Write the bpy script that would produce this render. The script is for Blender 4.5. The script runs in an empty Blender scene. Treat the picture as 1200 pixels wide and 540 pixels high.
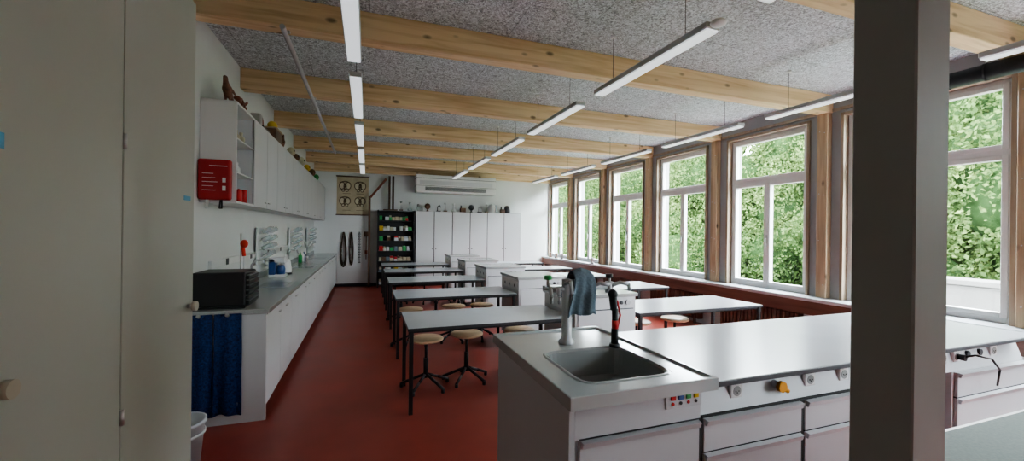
import bpy, bmesh, math, random
import numpy as np
from mathutils import Vector, Matrix
random.seed(7)
S = bpy.context.scene
try:
    S.view_settings.view_transform = 'AgX'
    S.view_settings.look = 'AgX - Medium High Contrast'
except Exception as e:
    print(e)

# ------------------------------------------------------------------ materials
def mat(name, col, rough=0.5, metal=0.0, var=0.06, scale=6.0, bump=0.0, spec=0.5, stretch=(1,1,1), coat=0.0):
    m = bpy.data.materials.new(name); m.use_nodes = True
    nt = m.node_tree; N = nt.nodes; L = nt.links
    b = N['Principled BSDF']
    b.inputs['Roughness'].default_value = rough
    b.inputs['Metallic'].default_value = metal
    b.inputs['Specular IOR Level'].default_value = spec
    if coat: b.inputs['Coat Weight'].default_value = coat
    tc = N.new('ShaderNodeTexCoord'); mp = N.new('ShaderNodeMapping')
    mp.inputs['Scale'].default_value = stretch
    nz = N.new('ShaderNodeTexNoise'); nz.inputs['Scale'].default_value = scale; nz.inputs['Detail'].default_value = 5
    L.new(tc.outputs['Object'], mp.inputs['Vector']); L.new(mp.outputs[0], nz.inputs['Vector'])
    cr = N.new('ShaderNodeValToRGB')
    cr.color_ramp.elements[0].position = 0.3; cr.color_ramp.elements[1].position = 0.7
    cr.color_ramp.elements[0].color = tuple(c*(1-var) for c in col)+(1,)
    cr.color_ramp.elements[1].color = tuple(min(1,c*(1+var)) for c in col)+(1,)
    L.new(nz.outputs['Fac'], cr.inputs['Fac']); L.new(cr.outputs['Color'], b.inputs['Base Color'])
    if bump:
        bp = N.new('ShaderNodeBump'); bp.inputs['Strength'].default_value = bump; bp.inputs['Distance'].default_value = 0.01
        L.new(nz.outputs['Fac'], bp.inputs['Height']); L.new(bp.outputs[0], b.inputs['Normal'])
    return m

def wood_mat(name, base, dark, stretch=(0.5,9,9), rough=0.5, knots=True):
    m = bpy.data.materials.new(name); m.use_nodes = True
    nt = m.node_tree; N = nt.nodes; L = nt.links; b = N['Principled BSDF']; b.inputs['Roughness'].default_value = rough
    tc = N.new('ShaderNodeTexCoord'); mp = N.new('ShaderNodeMapping'); mp.inputs['Scale'].default_value = stretch
    L.new(tc.outputs['Object'], mp.inputs['Vector'])
    n1 = N.new('ShaderNodeTexNoise'); n1.inputs['Scale'].default_value = 2.2; n1.inputs['Detail'].default_value = 6; n1.inputs['Distortion'].default_value = 0.6
    L.new(mp.outputs[0], n1.inputs['Vector'])
    cr = N.new('ShaderNodeValToRGB'); e = cr.color_ramp.elements
    e[0].position = 0.32; e[0].color = dark+(1,); e[1].position = 0.6; e[1].color = base+(1,)
    L.new(n1.outputs['Fac'], cr.inputs['Fac'])
    out = cr.outputs['Color']
    if knots:
        mp2 = N.new('ShaderNodeMapping'); mp2.inputs['Scale'].default_value = tuple(3.2 if s < 1 else 6.5 for s in stretch)
        L.new(tc.outputs['Object'], mp2.inputs['Vector'])
        vo = N.new('ShaderNodeTexVoronoi'); vo.inputs['Scale'].default_value = 1.0
        L.new(mp2.outputs[0], vo.inputs['Vector'])
        c2 = N.new('ShaderNodeValToRGB'); e = c2.color_ramp.elements
        e[0].position = 0.08; e[0].color = (1,1,1,1); e[1].position = 0.17; e[1].color = (0,0,0,1)
        L.new(vo.outputs['Distance'], c2.inputs['Fac'])
        mx = N.new('ShaderNodeMix'); mx.data_type = 'RGBA'
        L.new(c2.outputs['Color'], mx.inputs['Factor']); L.new(out, mx.inputs[6]); mx.inputs[7].default_value = tuple(c*0.4 for c in dark)+(1,)
        out = mx.outputs[2]
    L.new(out, b.inputs['Base Color'])
    return m

def ceiling_mat():
    m = bpy.data.materials.new('wood_wool_panel'); m.use_nodes = True
    nt = m.node_tree; N = nt.nodes; L = nt.links; b = N['Principled BSDF']; b.inputs['Roughness'].default_value = 0.95
    tc = N.new('ShaderNodeTexCoord')
    n1 = N.new('ShaderNodeTexNoise'); n1.inputs['Scale'].default_value = 26; n1.inputs['Detail'].default_value = 5; n1.inputs['Distortion'].default_value = 2.2
    n1.inputs['Roughness'].default_value = 0.7
    L.new(tc.outputs['Object'], n1.inputs['Vector'])
    cr = N.new('ShaderNodeValToRGB'); e = cr.color_ramp.elements
    e[0].position = 0.40; e[0].color = (0.25,0.265,0.29,1); e[1].position = 0.58; e[1].color = (0.80,0.84,0.89,1)
    L.new(n1.outputs['Fac'], cr.inputs['Fac'])
    br = N.new('ShaderNodeTexBrick'); br.inputs['Scale'].default_value = 1.0
    br.inputs['Color1'].default_value=(1,1,1,1); br.inputs['Color2'].default_value=(0.96,0.96,0.96,1); br.inputs['Mortar'].default_value=(0.6,0.6,0.6,1)
    br.inputs['Mortar Size'].default_value=0.004; br.inputs['Brick Width'].default_value=1.2; br.inputs['Row Height'].default_value=0.6
    L.new(tc.outputs['Object'], br.inputs['Vector'])
    mx = N.new('ShaderNodeMix'); mx.data_type='RGBA'; mx.blend_type='MULTIPLY'; mx.inputs['Factor'].default_value=1
    L.new(cr.outputs['Color'], mx.inputs[6]); L.new(br.outputs['Color'], mx.inputs[7])
    L.new(mx.outputs[2], b.inputs['Base Color'])
    bp = N.new('ShaderNodeBump'); bp.inputs['Strength'].default_value = 0.4; bp.inputs['Distance'].default_value = 0.01
    L.new(n1.outputs['Fac'], bp.inputs['Height']); L.new(bp.outputs[0], b.inputs['Normal'])
    return m

def glass_mat():
    m = bpy.data.materials.new('window_glass'); m.use_nodes = True
    nt = m.node_tree; N = nt.nodes; L = nt.links
    N.remove(N['Principled BSDF']); o = N['Material Output']
    t = N.new('ShaderNodeBsdfTransparent'); t.inputs[0].default_value=(0.97,0.99,0.98,1)
    g = N.new('ShaderNodeBsdfGlossy'); g.inputs['Roughness'].default_value=0.02
    mx = N.new('ShaderNodeMixShader'); mx.inputs[0].default_value=0.04; L.new(t.outputs[0], mx.inputs[1]); L.new(g.outputs[0], mx.inputs[2])
    L.new(mx.outputs[0], o.inputs['Surface'])
    return m

def leaf_mat():
    m = bpy.data.materials.new('leaves'); m.use_nodes = True
    nt = m.node_tree; N = nt.nodes; L = nt.links
    N.remove(N['Principled BSDF']); o = N['Material Output']
    geo = N.new('ShaderNodeNewGeometry'); tc = N.new('ShaderNodeTexCoord')
    nz = N.new('ShaderNodeTexNoise'); nz.inputs['Scale'].default_value=0.5; nz.inputs['Detail'].default_value=4
    L.new(tc.outputs['Object'], nz.inputs['Vector'])
    ad = N.new('ShaderNodeMath'); ad.operation='MULTIPLY_ADD'; ad.inputs[1].default_value=0.5
    L.new(geo.outputs['Random Per Island'], ad.inputs[0])
    sb = N.new('ShaderNodeMath'); sb.operation='SUBTRACT'; sb.inputs[1].default_value=0.26
    L.new(nz.outputs['Fac'], sb.inputs[0]); L.new(sb.outputs[0], ad.inputs[2])
    cr = N.new('ShaderNodeValToRGB'); e = cr.color_ramp.elements
    e[0].position=0.1; e[0].color=(0.018,0.034,0.012,1); e[1].position=0.9; e[1].color=(0.125,0.165,0.060,1)
    x = e.new(0.5); x.color=(0.055,0.088,0.030,1)
    L.new(ad.outputs[0], cr.inputs['Fac'])
    d = N.new('ShaderNodeBsdfDiffuse'); t = N.new('ShaderNodeBsdfTranslucent')
    L.new(cr.outputs[0], d.inputs[0]); L.new(cr.outputs[0], t.inputs[0])
    mx = N.new('ShaderNodeMixShader'); mx.inputs[0].default_value=0.3
    L.new(d.outputs[0], mx.inputs[1]); L.new(t.outputs[0], mx.inputs[2]); L.new(mx.outputs[0], o.inputs['Surface'])
    return m

def floor_mat():
    m = mat('red_linoleum', (0.30,0.058,0.042), 0.33, var=0.12, scale=3.0, spec=0.4)
    nt=m.node_tree; N=nt.nodes; L=nt.links; b=N['Principled BSDF']
    n=N.new('ShaderNodeTexNoise'); n.inputs['Scale'].default_value=1.5; n.inputs['Detail'].default_value=8
    mr=N.new('ShaderNodeMapRange'); mr.inputs[3].default_value=0.22; mr.inputs[4].default_value=0.42
    tc=[x for x in N if x.type=='TEX_COORD'][0]
    L.new(tc.outputs['Object'],n.inputs['Vector']); L.new(n.outputs['Fac'],mr.inputs[0]); L.new(mr.outputs[0],b.inputs['Roughness'])
    return m

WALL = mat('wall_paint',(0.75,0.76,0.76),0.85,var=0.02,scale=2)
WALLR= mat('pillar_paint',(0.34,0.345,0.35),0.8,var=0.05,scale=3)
WHITE= mat('white_laminate',(0.65,0.66,0.68),0.4,var=0.02,scale=1.5)
FRONT= mat('shaded_white_laminate',(0.49,0.50,0.52),0.4,var=0.02,scale=1.5)  # white laminate greyed: back-lit shade of the counter put into the colour
WHITE2= mat('white_frame',(0.78,0.78,0.78),0.35,var=0.02)
BEIGE= mat('beige_laminate',(0.43,0.435,0.40),0.45,var=0.025,scale=1.5)
GREYP= mat('grey_paint_post',(0.30,0.31,0.295),0.5,var=0.05,scale=4)
GAP  = mat('shadow_gap_dark',(0.03,0.03,0.03),0.8)
TOP  = mat('pale_worktop',(0.54,0.565,0.60),0.22,var=0.03,scale=3,spec=0.5)
TOPG = mat('speckled_grey_worktop',(0.42,0.43,0.42),0.16,var=0.10,scale=120,spec=0.6)
CER  = mat('sink_ceramic',(0.42,0.45,0.45),0.14,var=0.03,scale=3,spec=0.6)
CERD = mat('basin_ceramic',(0.28,0.29,0.29),0.2,var=0.05,scale=4)
BLACK= mat('black_steel',(0.018,0.018,0.02),0.4,var=0.1)
EDGE = mat('dark_edge',(0.04,0.04,0.045),0.5)
METAL= mat('brushed_metal',(0.55,0.55,0.56),0.3,metal=1,var=0.05,scale=30,stretch=(1,1,20))
ALU  = mat('aluminium_housing',(0.50,0.51,0.53),0.45,metal=0.3,var=0.03)
DIFF = mat('lamp_diffuser',(0.85,0.86,0.88),0.35,var=0.01)
_b=DIFF.node_tree.nodes['Principled BSDF']; _b.inputs['Emission Color'].default_value=(0.88,0.94,1,1); _b.inputs['Emission Strength'].default_value=0.75  # glow added for a white look; the lamps are mostly unlit
BEAM = wood_mat('spruce_beam',(0.82,0.61,0.38),(0.62,0.41,0.22))
POSTW= wood_mat('spruce_post',(0.50,0.37,0.24),(0.34,0.23,0.14),stretch=(9,9,0.5))
CASE = wood_mat('casing_wood',(0.38,0.30,0.22),(0.27,0.20,0.14),stretch=(9,9,0.6),knots=False)
SEAT = wood_mat('stool_beech',(0.86,0.62,0.40),(0.74,0.48,0.28),stretch=(1,8,8),knots=False,rough=0.35)
BROWN= wood_mat('brown_wood',(0.16,0.08,0.045),(0.08,0.04,0.02),stretch=(6,1,6),knots=False)
FASC = wood_mat('red_brown_fascia',(0.17,0.075,0.05),(0.11,0.045,0.03),stretch=(8,0.6,8),knots=False,rough=0.4)
RED  = mat('red_plastic',(0.50,0.02,0.02),0.4)
REDF = mat('fire_red_fabric',(0.36,0.012,0.015),0.5,bump=0.1)
ORNG = mat('orange_red_plastic',(0.70,0.045,0.025),0.35)
YEL  = mat('yellow_plastic',(0.65,0.42,0.03),0.4)
OYEL = mat('orange_yellow_plastic',(0.68,0.30,0.02),0.4)
GRN  = mat('green_plastic',(0.05,0.35,0.10),0.4)
BLUE = mat('blue_sticker',(0.06,0.30,0.50),0.4)
KBLUE= mat('dark_blue_plastic',(0.03,0.08,0.25),0.3)
KNOB = mat('knob_beige',(0.45,0.40,0.32),0.35)
TOWEL= mat('blue_towel',(0.012,0.035,0.13),0.95,var=0.7,scale=70,bump=0.6)
CLOTH= mat('grey_blue_cloth',(0.15,0.20,0.24),0.95,var=0.15,scale=60,bump=0.4)
CREAM= mat('poster_paper',(0.50,0.43,0.30),0.8,var=0.12)
INK  = mat('poster_ink',(0.12,0.085,0.05),0.9)
PALEB= mat('poster_bone_tone',(0.66,0.60,0.46),0.9)
BONE = mat('bone',(0.55,0.50,0.38),0.6,var=0.15)
FEATH= mat('brown_feather',(0.16,0.07,0.04),0.8,var=0.5,scale=40)
RUST = mat('rust_model',(0.20,0.055,0.03),0.6,var=0.3,scale=20)
GWARE= mat('glassware',(0.70,0.78,0.80),0.08,var=0.02,spec=0.8)
GWARE.node_tree.nodes['Principled BSDF'].inputs['Alpha'].default_value=0.35
BIN  = mat('bin_plastic',(0.62,0.64,0.68),0.4)
PIPE = mat('black_pipe',(0.018,0.018,0.02),0.6,spec=0.25)
ROPE = mat('rope_brown',(0.07,0.045,0.03),0.9,var=0.4,scale=50)
DESK = mat('desk_green_grey',(0.12,0.15,0.13),0.6,var=0.12,scale=90,spec=0.2)
CEIL = ceiling_mat(); GLASS = glass_mat(); LEAF = leaf_mat(); FLOOR = floor_mat()
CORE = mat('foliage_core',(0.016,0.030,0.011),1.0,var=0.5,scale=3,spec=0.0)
HILL = mat('distant_hill_foliage',(0.05,0.08,0.03),1.0,var=0.6,scale=2.5,spec=0.0)
BARK = mat('bark',(0.03,0.025,0.02),0.9,var=0.3,scale=8,bump=0.5,spec=0.0)
GRASS= mat('grass',(0.05,0.09,0.025),0.9,var=0.4,scale=4,spec=0.0)
BOUNCE = mat('pale_bounce_slab',(0.30,0.29,0.27),0.9,var=0.1,scale=4,spec=0.0)  # for the unseen slab that bounces daylight indoors
CONC = mat('pale_concrete',(0.13,0.127,0.12),0.85,var=0.08,scale=3,spec=0.0)

# ------------------------------------------------------------------ mesh builder
class B:
    def __init__(s, name):
        s.name=name; s.bm=bmesh.new(); s.mats=[]
    def mi(s,m):
        if m not in s.mats: s.mats.append(m)
        return s.mats.index(m)
    def _tag(s, faces, m, smooth=False):
        i=s.mi(m)
        for f in faces: f.material_index=i; f.smooth=smooth
    def box(s,x0,x1,y0,y1,z0,z1,m,bev=0.0,M=None,seg=1):
        mtx = Matrix.Translation(((x0+x1)/2,(y0+y1)/2,(z0+z1)/2)) @ Matrix.Diagonal((abs(x1-x0),abs(y1-y0),abs(z1-z0),1))
        if M is not None: mtx = M @ mtx
        r=bmesh.ops.create_cube(s.bm,size=1,matrix=mtx)
        vs=r['verts']; fs=set(f for v in vs for f in v.link_faces)
        s._tag(fs,m)
        if bev>0:
            es=list(set(e for v in vs for e in v.link_edges))
            bmesh.ops.bevel(s.bm,geom=es,offset=bev,segments=seg,affect='EDGES',profile=0.5,material=s.mi(m))
        return s
    def cyl(s,p0,p1,r,m,seg=16,r2=None,caps=True):
        p0=Vector(p0);p1=Vector(p1);d=p1-p0;L=d.length
        if L<1e-6: return s
        q=Vector((0,0,1)).rotation_difference(d.normalized()).to_matrix().to_4x4()
        mtx=Matrix.Translation((p0+p1)/2)@q
        r_=bmesh.ops.create_cone(s.bm,cap_ends=caps,segments=seg,radius1=r,radius2=r if r2 is None else r2,depth=L,matrix=mtx)
        fs=set(f for v in r_['verts'] for f in v.link_faces); s._tag(fs,m,False)
        for f in fs:
            if len(f.verts)==4: f.smooth=True
        return s
    def sph(s,c,r,m,sc=(1,1,1),u=16,v=10,rot=None):
        mtx=Matrix.Translation(c)@(rot.to_4x4() if rot else Matrix.Identity(4))@Matrix.Diagonal((sc[0]*r,sc[1]*r,sc[2]*r,1))
        r_=bmesh.ops.create_uvsphere(s.bm,u_segments=u,v_segments=v,radius=1,matrix=mtx)
        s._tag(set(f for v in r_['verts'] for f in v.link_faces),m,True); return s
    def tube(s,pts,r,m,seg=10):
        for a,b in zip(pts[:-1],pts[1:]): s.cyl(a,b,r,m,seg)
        for p in pts[1:-1]: s.sph(p,r,m,u=seg,v=6)
        return s
    def lathe(s,c,prof,m,seg=24):
        c=Vector(c); rings=[]
        for (r,z) in prof:
            rings.append([s.bm.verts.new(c+Vector((max(r,1e-4)*math.cos(2*math.pi*i/seg),max(r,1e-4)*math.sin(2*math.pi*i/seg),z))) for i in range(seg)])
        fs=[]
        for a,b in zip(rings[:-1],rings[1:]):
            for i in range(seg):
                fs.append(s.bm.faces.new((a[i],a[(i+1)%seg],b[(i+1)%seg],b[i])))
        s._tag(fs,m,True); return s
    def loops(s,loops,m,fill=True,smooth=False):
        vs=[[s.bm.verts.new(p) for p in L] for L in loops]; fs=[]
        n=len(vs[0])
        for a,b in zip(vs[:-1],vs[1:]):
            for i in range(n): fs.append(s.bm.faces.new((a[i],a[(i+1)%n],b[(i+1)%n],b[i])))
        if fill: fs.append(s.bm.faces.new(vs[-1]))
        s._tag(fs,m,smooth); return s
    def poly(s,pts,m):
        f=s.bm.faces.new([s.bm.verts.new(p) for p in pts]); s._tag([f],m); return s
    def extr(s,pts2,axis,a0,a1,m):
        def P(p,a):
            return {'x':(a,p[0],p[1]),'y':(p[0],a,p[1]),'z':(p[0],p[1],a)}[axis]
        A=[s.bm.verts.new(P(p,a0)) for p in pts2]; Bv=[s.bm.verts.new(P(p,a1)) for p in pts2]
        n=len(A); fs=[s.bm.faces.new(A),s.bm.faces.new(Bv[::-1])]
        for i in range(n): fs.append(s.bm.faces.new((A[i],A[(i+1)%n],Bv[(i+1)%n],Bv[i])))
        s._tag(fs,m); return s
    def done(s,origin=None,recalc=True):
        if recalc: bmesh.ops.recalc_face_normals(s.bm,faces=s.bm.faces)
        me=bpy.data.meshes.new(s.name)
        org=Vector((0,0,0)) if origin is None else Vector(origin)
        bmesh.ops.translate(s.bm,verts=s.bm.verts,vec=-org)
        s.bm.to_mesh(me); s.bm.free()
        for m in s.mats: me.materials.append(m)
        o=bpy.data.objects.new(s.name,me); o.location=org
        S.collection.objects.link(o); return o

def inst(o,loc,rz=0):
    n=bpy.data.objects.new(o.name,o.data); n.location=loc; n.rotation_euler=(0,0,rz); S.collection.objects.link(n); return n

# ------------------------------------------------------------------ room constants
XL,XR,YB,YF,H = -1.35,5.6,12.2,-2.6,3.38
BB = 3.15
P = 1.745
CT = [2.77+P*k for k in range(-3,6)]
WW = 1.34
OP = [(c-WW/2,c+WW/2) for c in CT]; OP[3]=(1.985,3.46)
SILL,WTOP = 0.78,3.12

b=B('floor'); b.box(XL-0.2,XR+0.35,YF-0.2,YB+0.2,-0.12,0,FLOOR); b.done()
b=B('ceiling'); b.box(XL-0.2,XR+0.35,YF-0.2,YB+0.2,H,H+0.15,CEIL); b.done()
b=B('wall_left'); b.box(XL-0.2,XL,YF-0.2,YB+0.2,0,H,WALL); b.done()
b=B('wall_back'); b.box(XL,XR,YB,YB+0.2,0,H,WALL); b.done()
b=B('wall_front'); b.box(XL,XR,YF-0.2,YF,0,H,WALL); b.done()
b=B('wall_right')
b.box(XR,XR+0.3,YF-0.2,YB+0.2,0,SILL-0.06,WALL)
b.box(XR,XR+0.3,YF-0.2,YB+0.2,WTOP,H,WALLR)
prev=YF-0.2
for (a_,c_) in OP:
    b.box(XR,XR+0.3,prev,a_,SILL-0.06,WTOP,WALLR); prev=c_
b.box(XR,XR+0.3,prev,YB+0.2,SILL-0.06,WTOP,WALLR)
b.done()
b=B('baseboard_left'); b.box(XL,XL+0.012,YF,YB,0,0.08,EDGE); b.done()
b=B('baseboard_back'); b.box(XL+0.02,XR,YB-0.012,YB,0,0.08,EDGE); b.done()

# windows
for k,(y0,y1) in enumerate(OP):
    b=B('window_%d'%(k+1))
    t=0.035; xa,xb=XR-0.03,XR+0.12
    b.box(xa,xb,y0,y0+t,SILL,WTOP,CASE); b.box(xa,xb,y1-t,y1,SILL,WTOP,CASE); b.box(xa,xb,y0,y1,WTOP-t,WTOP,CASE)
    f=0.05; u0,u1=y0+t,y1-t; x0,x1=XR+0.06,XR+0.14; zt=WTOP-t; zr=2.36
    b.box(x0,x1,u0,u0+f,SILL,zt,WHITE2,0.004); b.box(x0,x1,u1-f,u1,SILL,zt,WHITE2,0.004)
    b.box(x0,x1,u0+f,u1-f,zt-f,zt,WHITE2,0.004); b.box(x0,x1,u0+f,u1-f,SILL,SILL+0.06,WHITE2,0.004)
    b.box(x0,x1,u0+f,u1-f,zr,zr+0.07,WHITE2,0.004)
    def sash(a0,a1,z0,z1,w=0.048):
        xs0,xs1=x0-0.015,x1-0.02
        b.box(xs0,xs1,a0,a0+w,z0,z1,WHITE2,0.004); b.box(xs0,xs1,a1-w,a1,z0,z1,WHITE2,0.004)
        b.box(xs0,xs1,a0+w,a1-w,z0,z0+w,WHITE2,0.004); b.box(xs0,xs1,a0+w,a1-w,z1-w,z1,WHITE2,0.004)
        xg=x0+0.03; b.poly([(xg,a0+w,z0+w),(xg,a1-w,z0+w),(xg,a1-w,z1-w),(xg,a0+w,z1-w)],GLASS)
    m=(u0+u1)/2
    sash(u0+f-0.01,m-0.001,SILL+0.05,zr+0.01); sash(m+0.001,u1-f+0.01,SILL+0.05,zr+0.01)
    sash(u0+f-0.01,u1-f+0.01,zr+0.06,zt-f+0.01)
    b.box(x0-0.03,x0-0.012,m-0.012,m+0.012,1.45,1.58,METAL,0.003)
    b.box(x0-0.05,x0-0.03,m-0.01,m+0.01,1.40,1.53,METAL,0.003)
    b.done()
bays=[CT[0]-P/2+P*k for k in range(0,10)]
for k,y in enumerate(bays):
    if YF+0.1<y<YB-0.1:
        b=B('timber_post'); b.box(XR-0.09,XR-0.001,y-0.065,y+0.065,SILL+0.005,BB-0.001,POSTW,0.006)
        for z in (0.95,1.5,2.1,2.9):
            b.cyl((XR-0.091,y-0.03,z),(XR-0.095,y-0.03,z),0.006,METAL,8); b.cyl((XR-0.091,y+0.03,z+0.02),(XR-0.095,y+0.03,z+0.02),0.006,METAL,8)
        b.done()
        b=B('ceiling_beam'); b.box(XL,XR,y-0.075,y+0.075,BB,H,BEAM,0.006); b.done()
b=B('ceiling_beam'); b.box(XL,XR,YB-0.1,YB,BB,H,BEAM,0.004); b.done()
b=B('trim_1'); b.box(XR-0.02,XR,YF,YB,3.16,3.20,CASE); b.done()
b=B('window_sill'); b.box(XR-0.25,XR+0.13,YF,YB,SILL-0.045,SILL,TOP,0.006); b.box(XR-0.23,XR-0.20,YF,YB,0.56,SILL-0.045,FASC); 
for y in np.arange(YF+0.3,YB,P): b.box(XR-0.20,XR,y,y+0.03,0.56,SILL-0.045,FASC)
b.done()
for c in CT:
    b=B('radiator')
    e_=min(c+0.62,YB-0.08)
    for i in range(20):
        y=c-0.62+i*0.065
        if y<e_: b.box(XR-0.17,XR-0.05,y-0.022,y+0.022,0.10,0.54,FASC,0.01)
    b.cyl((XR-0.11,c-0.64,0.14),(XR-0.11,e_,0.14),0.018,FASC); b.cyl((XR-0.11,c-0.64,0.5),(XR-0.11,e_,0.5),0.018,FASC)
    for y in (c-0.5,c+0.5): b.box(XR-0.13,XR-0.09,y-0.015,y+0.015,0,0.12,FASC)
    b.box(XR-0.07,XR-0.001,c-0.02,c+0.02,0.3,0.34,FASC)
    b.done()
# ------------------------------------------------------------------ lamps
for X in (-0.11,2.1,4.33):
    for k in range(1,8):
        c=CT[k]
        b=B('linear_pendant_lamp'); y0,y1=c-0.70,c+0.70; z=2.91; w=0.055
        b.box(X-w,X+w,y0,y1,z+0.012,z+0.055,ALU,0.006)
        b.box(X-w+0.008,X+w-0.008,y0+0.01,y1-0.01,z,z+0.013,DIFF)
        for yy in (c-0.45,c+0.45):
            b.cyl((X,yy,z+0.05),(X,yy,H),0.0025,BLACK,6); b.cyl((X,yy,z+0.05),(X,yy,z+0.075),0.01,METAL,8)
            b.cyl((X,yy,H-0.015),(X,yy,H),0.025,WHITE2,12)
        if X==2.1 and k==3:
            b.sph((X,y0-0.04,z+0.03),0.05,WHITE2,(1,1,0.5)); 
        b.done()
b=B('ceiling_pipe'); b.cyl((-0.62,3.5,BB-0.03),(-0.62,9.0,BB-0.03),0.02,ALU,12)
for y in bays:
    if 3.4<y<9.1: b.box(-0.65,-0.59,y-0.02,y+0.02,BB-0.012,BB,METAL)
b.done()
b=B('black_vent_pipe')
b.cyl((5.22,-2.0,3.07),(5.22,2.75,3.07),0.072,PIPE,24)
b.cyl((5.22,2.30,3.07),(5.22,2.36,3.07),0.08,PIPE,24)
b.cyl((5.22,2.65,3.07),(5.22,2.75,3.07),0.08,PIPE,24)
for y in (2.05,0.4): b.cyl((5.22,y,3.14),(5.22,y,H),0.008,METAL,8); b.cyl((5.22,y-0.012,3.07),(5.22,y+0.012,3.07),0.077,PIPE,24)
b.done()

# ------------------------------------------------------------------ tall storage cabinet foreground-left
b=B('tall_storage_cabinet'); xf=-0.75; yd=[2.26,1.68,1.10,0.52,-0.06]
b.box(XL+0.005,xf-0.02,-0.06,2.26,0.0,2.62,BEIGE)
b.box(xf-0.021,xf-0.014,-0.05,2.25,0.08,2.615,GAP)
for i in range(4):
    y1,y0=yd[i],yd[i+1]
    b.box(xf-0.018,xf,y0+0.003,y1-(0.003 if i else 0),0.08,2.62,BEIGE,0.002)
for i,(y) in enumerate((2.20,1.19,1.01,0.0)):
    b.cyl((xf,y,1.245),(xf+0.022,y,1.245),0.009,METAL,12)
    b.cyl((xf+0.02,y,1.245),(xf+0.036,y,1.245),0.021,KNOB,20)
for z in (0.35,0.95,1.85,2.45):
    b.cyl((xf+0.004,1.68,z),(xf+0.004,1.68,z+0.05),0.006,METAL,8); b.cyl((xf+0.004,0.52,z),(xf+0.004,0.52,z+0.05),0.006,METAL,8)
b.box(xf,xf+0.001,2.15,2.22,1.715,1.735,BLUE); b.box(xf,xf+0.001,1.17,1.215,1.765,1.80,BLUE)
b.done()
b=B('steel_post'); b.box(1.10,1.222,0.536,0.659,0,H,GREYP,0.004); b.done()

# ------------------------------------------------------------------ left wall counter
b=B('wall_counter_cabinets'); xf=-0.78; ya,yb_=3.91,12.15
b.box(XL+0.005,xf-0.02,ya,yb_,0.10,0.885,WHITE)
b.box(XL+0.005,xf-0.08,ya+0.02,yb_,0.0,0.10,EDGE)
b.box(XL+0.005,xf+0.0,ya-0.018,ya,0.0,0.885,WHITE)
b.box(XL+0.005,xf+0.02,ya-0.03,yb_,0.885,0.925,TOPG,0.004)
b.box(XL+0.002,XL+0.02,ya,yb_,0.925,1.00,TOPG)
n=14; dw=(yb_-ya)/n
b.box(xf-0.012,xf-0.008,ya,yb_,0.11,0.885,GAP)
for i in range(n):
    y0=ya+i*dw
    b.box(xf-0.018,xf,y0+0.008,y0+dw-0.008,0.12,0.864,WHITE,0.002)
    b.box(xf,xf+0.018,y0+dw/2-0.05 if i%3 else y0+dw-0.10,y0+dw/2+0.05 if i%3 else y0+dw-0.03,0.80,0.81,METAL)
b.done()
for y in (5.5,7.9,10.2):
    b=B('wall_sink_tap')
    b.box(-1.16,-0.87,y-0.22,y+0.22,0.9255,0.932,CERD,0.002)
    b.box(-1.20,-0.83,y-0.26,y+0.26,0.9255,0.929,CER)
    b.tube([(-1.26,y,0.926),(-1.26,y,1.16),(-1.22,y,1.22),(-1.14,y,1.22),(-1.10,y,1.15)],0.012,METAL)
    b.cyl((-1.26,y,0.926),(-1.26,y,0.97),0.025,WHITE2); b.box(-1.27,-1.25,y+0.02,y+0.09,0.99,1.01,KBLUE)
    b.done()
b=B('wall_cabinets_upper'); xu=-1.08; z0,z1=1.81,2.70; y0=4.17; ys=4.78
t=0.02
b.box(XL+0.002,xu,y0,y0+t,z0,z1,WHITE2); b.box(XL+0.002,xu,y0,ys,z0,z0+t,WHITE2); b.box(XL+0.002,xu,y0,ys,z1-t,z1,WHITE2)
b.box(XL+0.002,XL+0.01,y0,ys,z0,z1,WHITE2)
for z in (2.08,2.38): b.box(XL+0.01,xu-0.01,y0+t,ys,z,z+0.012,WHITE2)
b.box(XL+0.002,xu-0.02,ys,12.15,z0,z1,WHITE)
b.box(xu-0.014,xu-0.010,ys,12.15,z0,z1-0.001,GAP)
n=13; dw=(12.15-ys)/n
for i in range(n):
    a=ys+i*dw
    b.box(xu-0.018,xu,a+0.007,a+dw-0.007,z0+0.002,z1-0.001,WHITE,0.002)
    b.box(xu,xu+0.014,a+0.04 if i%2 else a+dw-0.12,a+0.12 if i%2 else a+dw-0.04,z0+0.06,z0+0.07,METAL)
b.done()
b=B('shelf_glassware')
for z in (1.83,2.092,2.392):
    for i in range(5):
        y=4.27+i*0.1; x=-1.2+random.uniform(-0.05,0.05); h=random.uniform(0.09,0.18)
        b.lathe((x,y,z),[(0.0,0.0),(0.032,0.002),(0.034,h*0.6),(0.014,h*0.75),(0.016,h)],random.choice([GWARE,GWARE,WHITE2,BONE]),14)
b.lathe((-1.13,4.45,1.83),[(0,0),(0.03,0),(0.03,0.1),(0.02,0.12),(0,0.13)],RED,14); b.lathe((-1.13,4.6,1.83),[(0,0),(0.03,0),(0.03,0.13),(0,0.13)],RED,14)
b.done()
b=B('fire_blanket_case'); ye=4.17
b.box(-1.345,-1.105,ye-0.06,ye-0.001,1.83,2.175,REDF,0.018,seg=3)
b.box(-1.26,-1.13,ye-0.0615,ye-0.0595,2.115,2.121,WHITE2)
for i in range(5): b.box(-1.31,-1.31+0.08+0.015*(i%3),ye-0.0615,ye-0.0595,2.05-i*0.035,2.054-i*0.035,WHITE2)
b.box(-1.165,-1.14,ye-0.0615,ye-0.0595,1.91,1.95,WHITE2); b.box(-1.165,-1.14,ye-0.0615,ye-0.0595,1.98,2.02,WHITE2)
for x in (-1.28,-1.18): b.tube([(x,ye-0.05,1.83),(x-0.005,ye-0.055,1.76),(x+0.012,ye-0.055,1.76),(x+0.01,ye-0.05,1.83)],0.006,WHITE2 if x<-1.2 else BLACK,6)
b.done()
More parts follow.
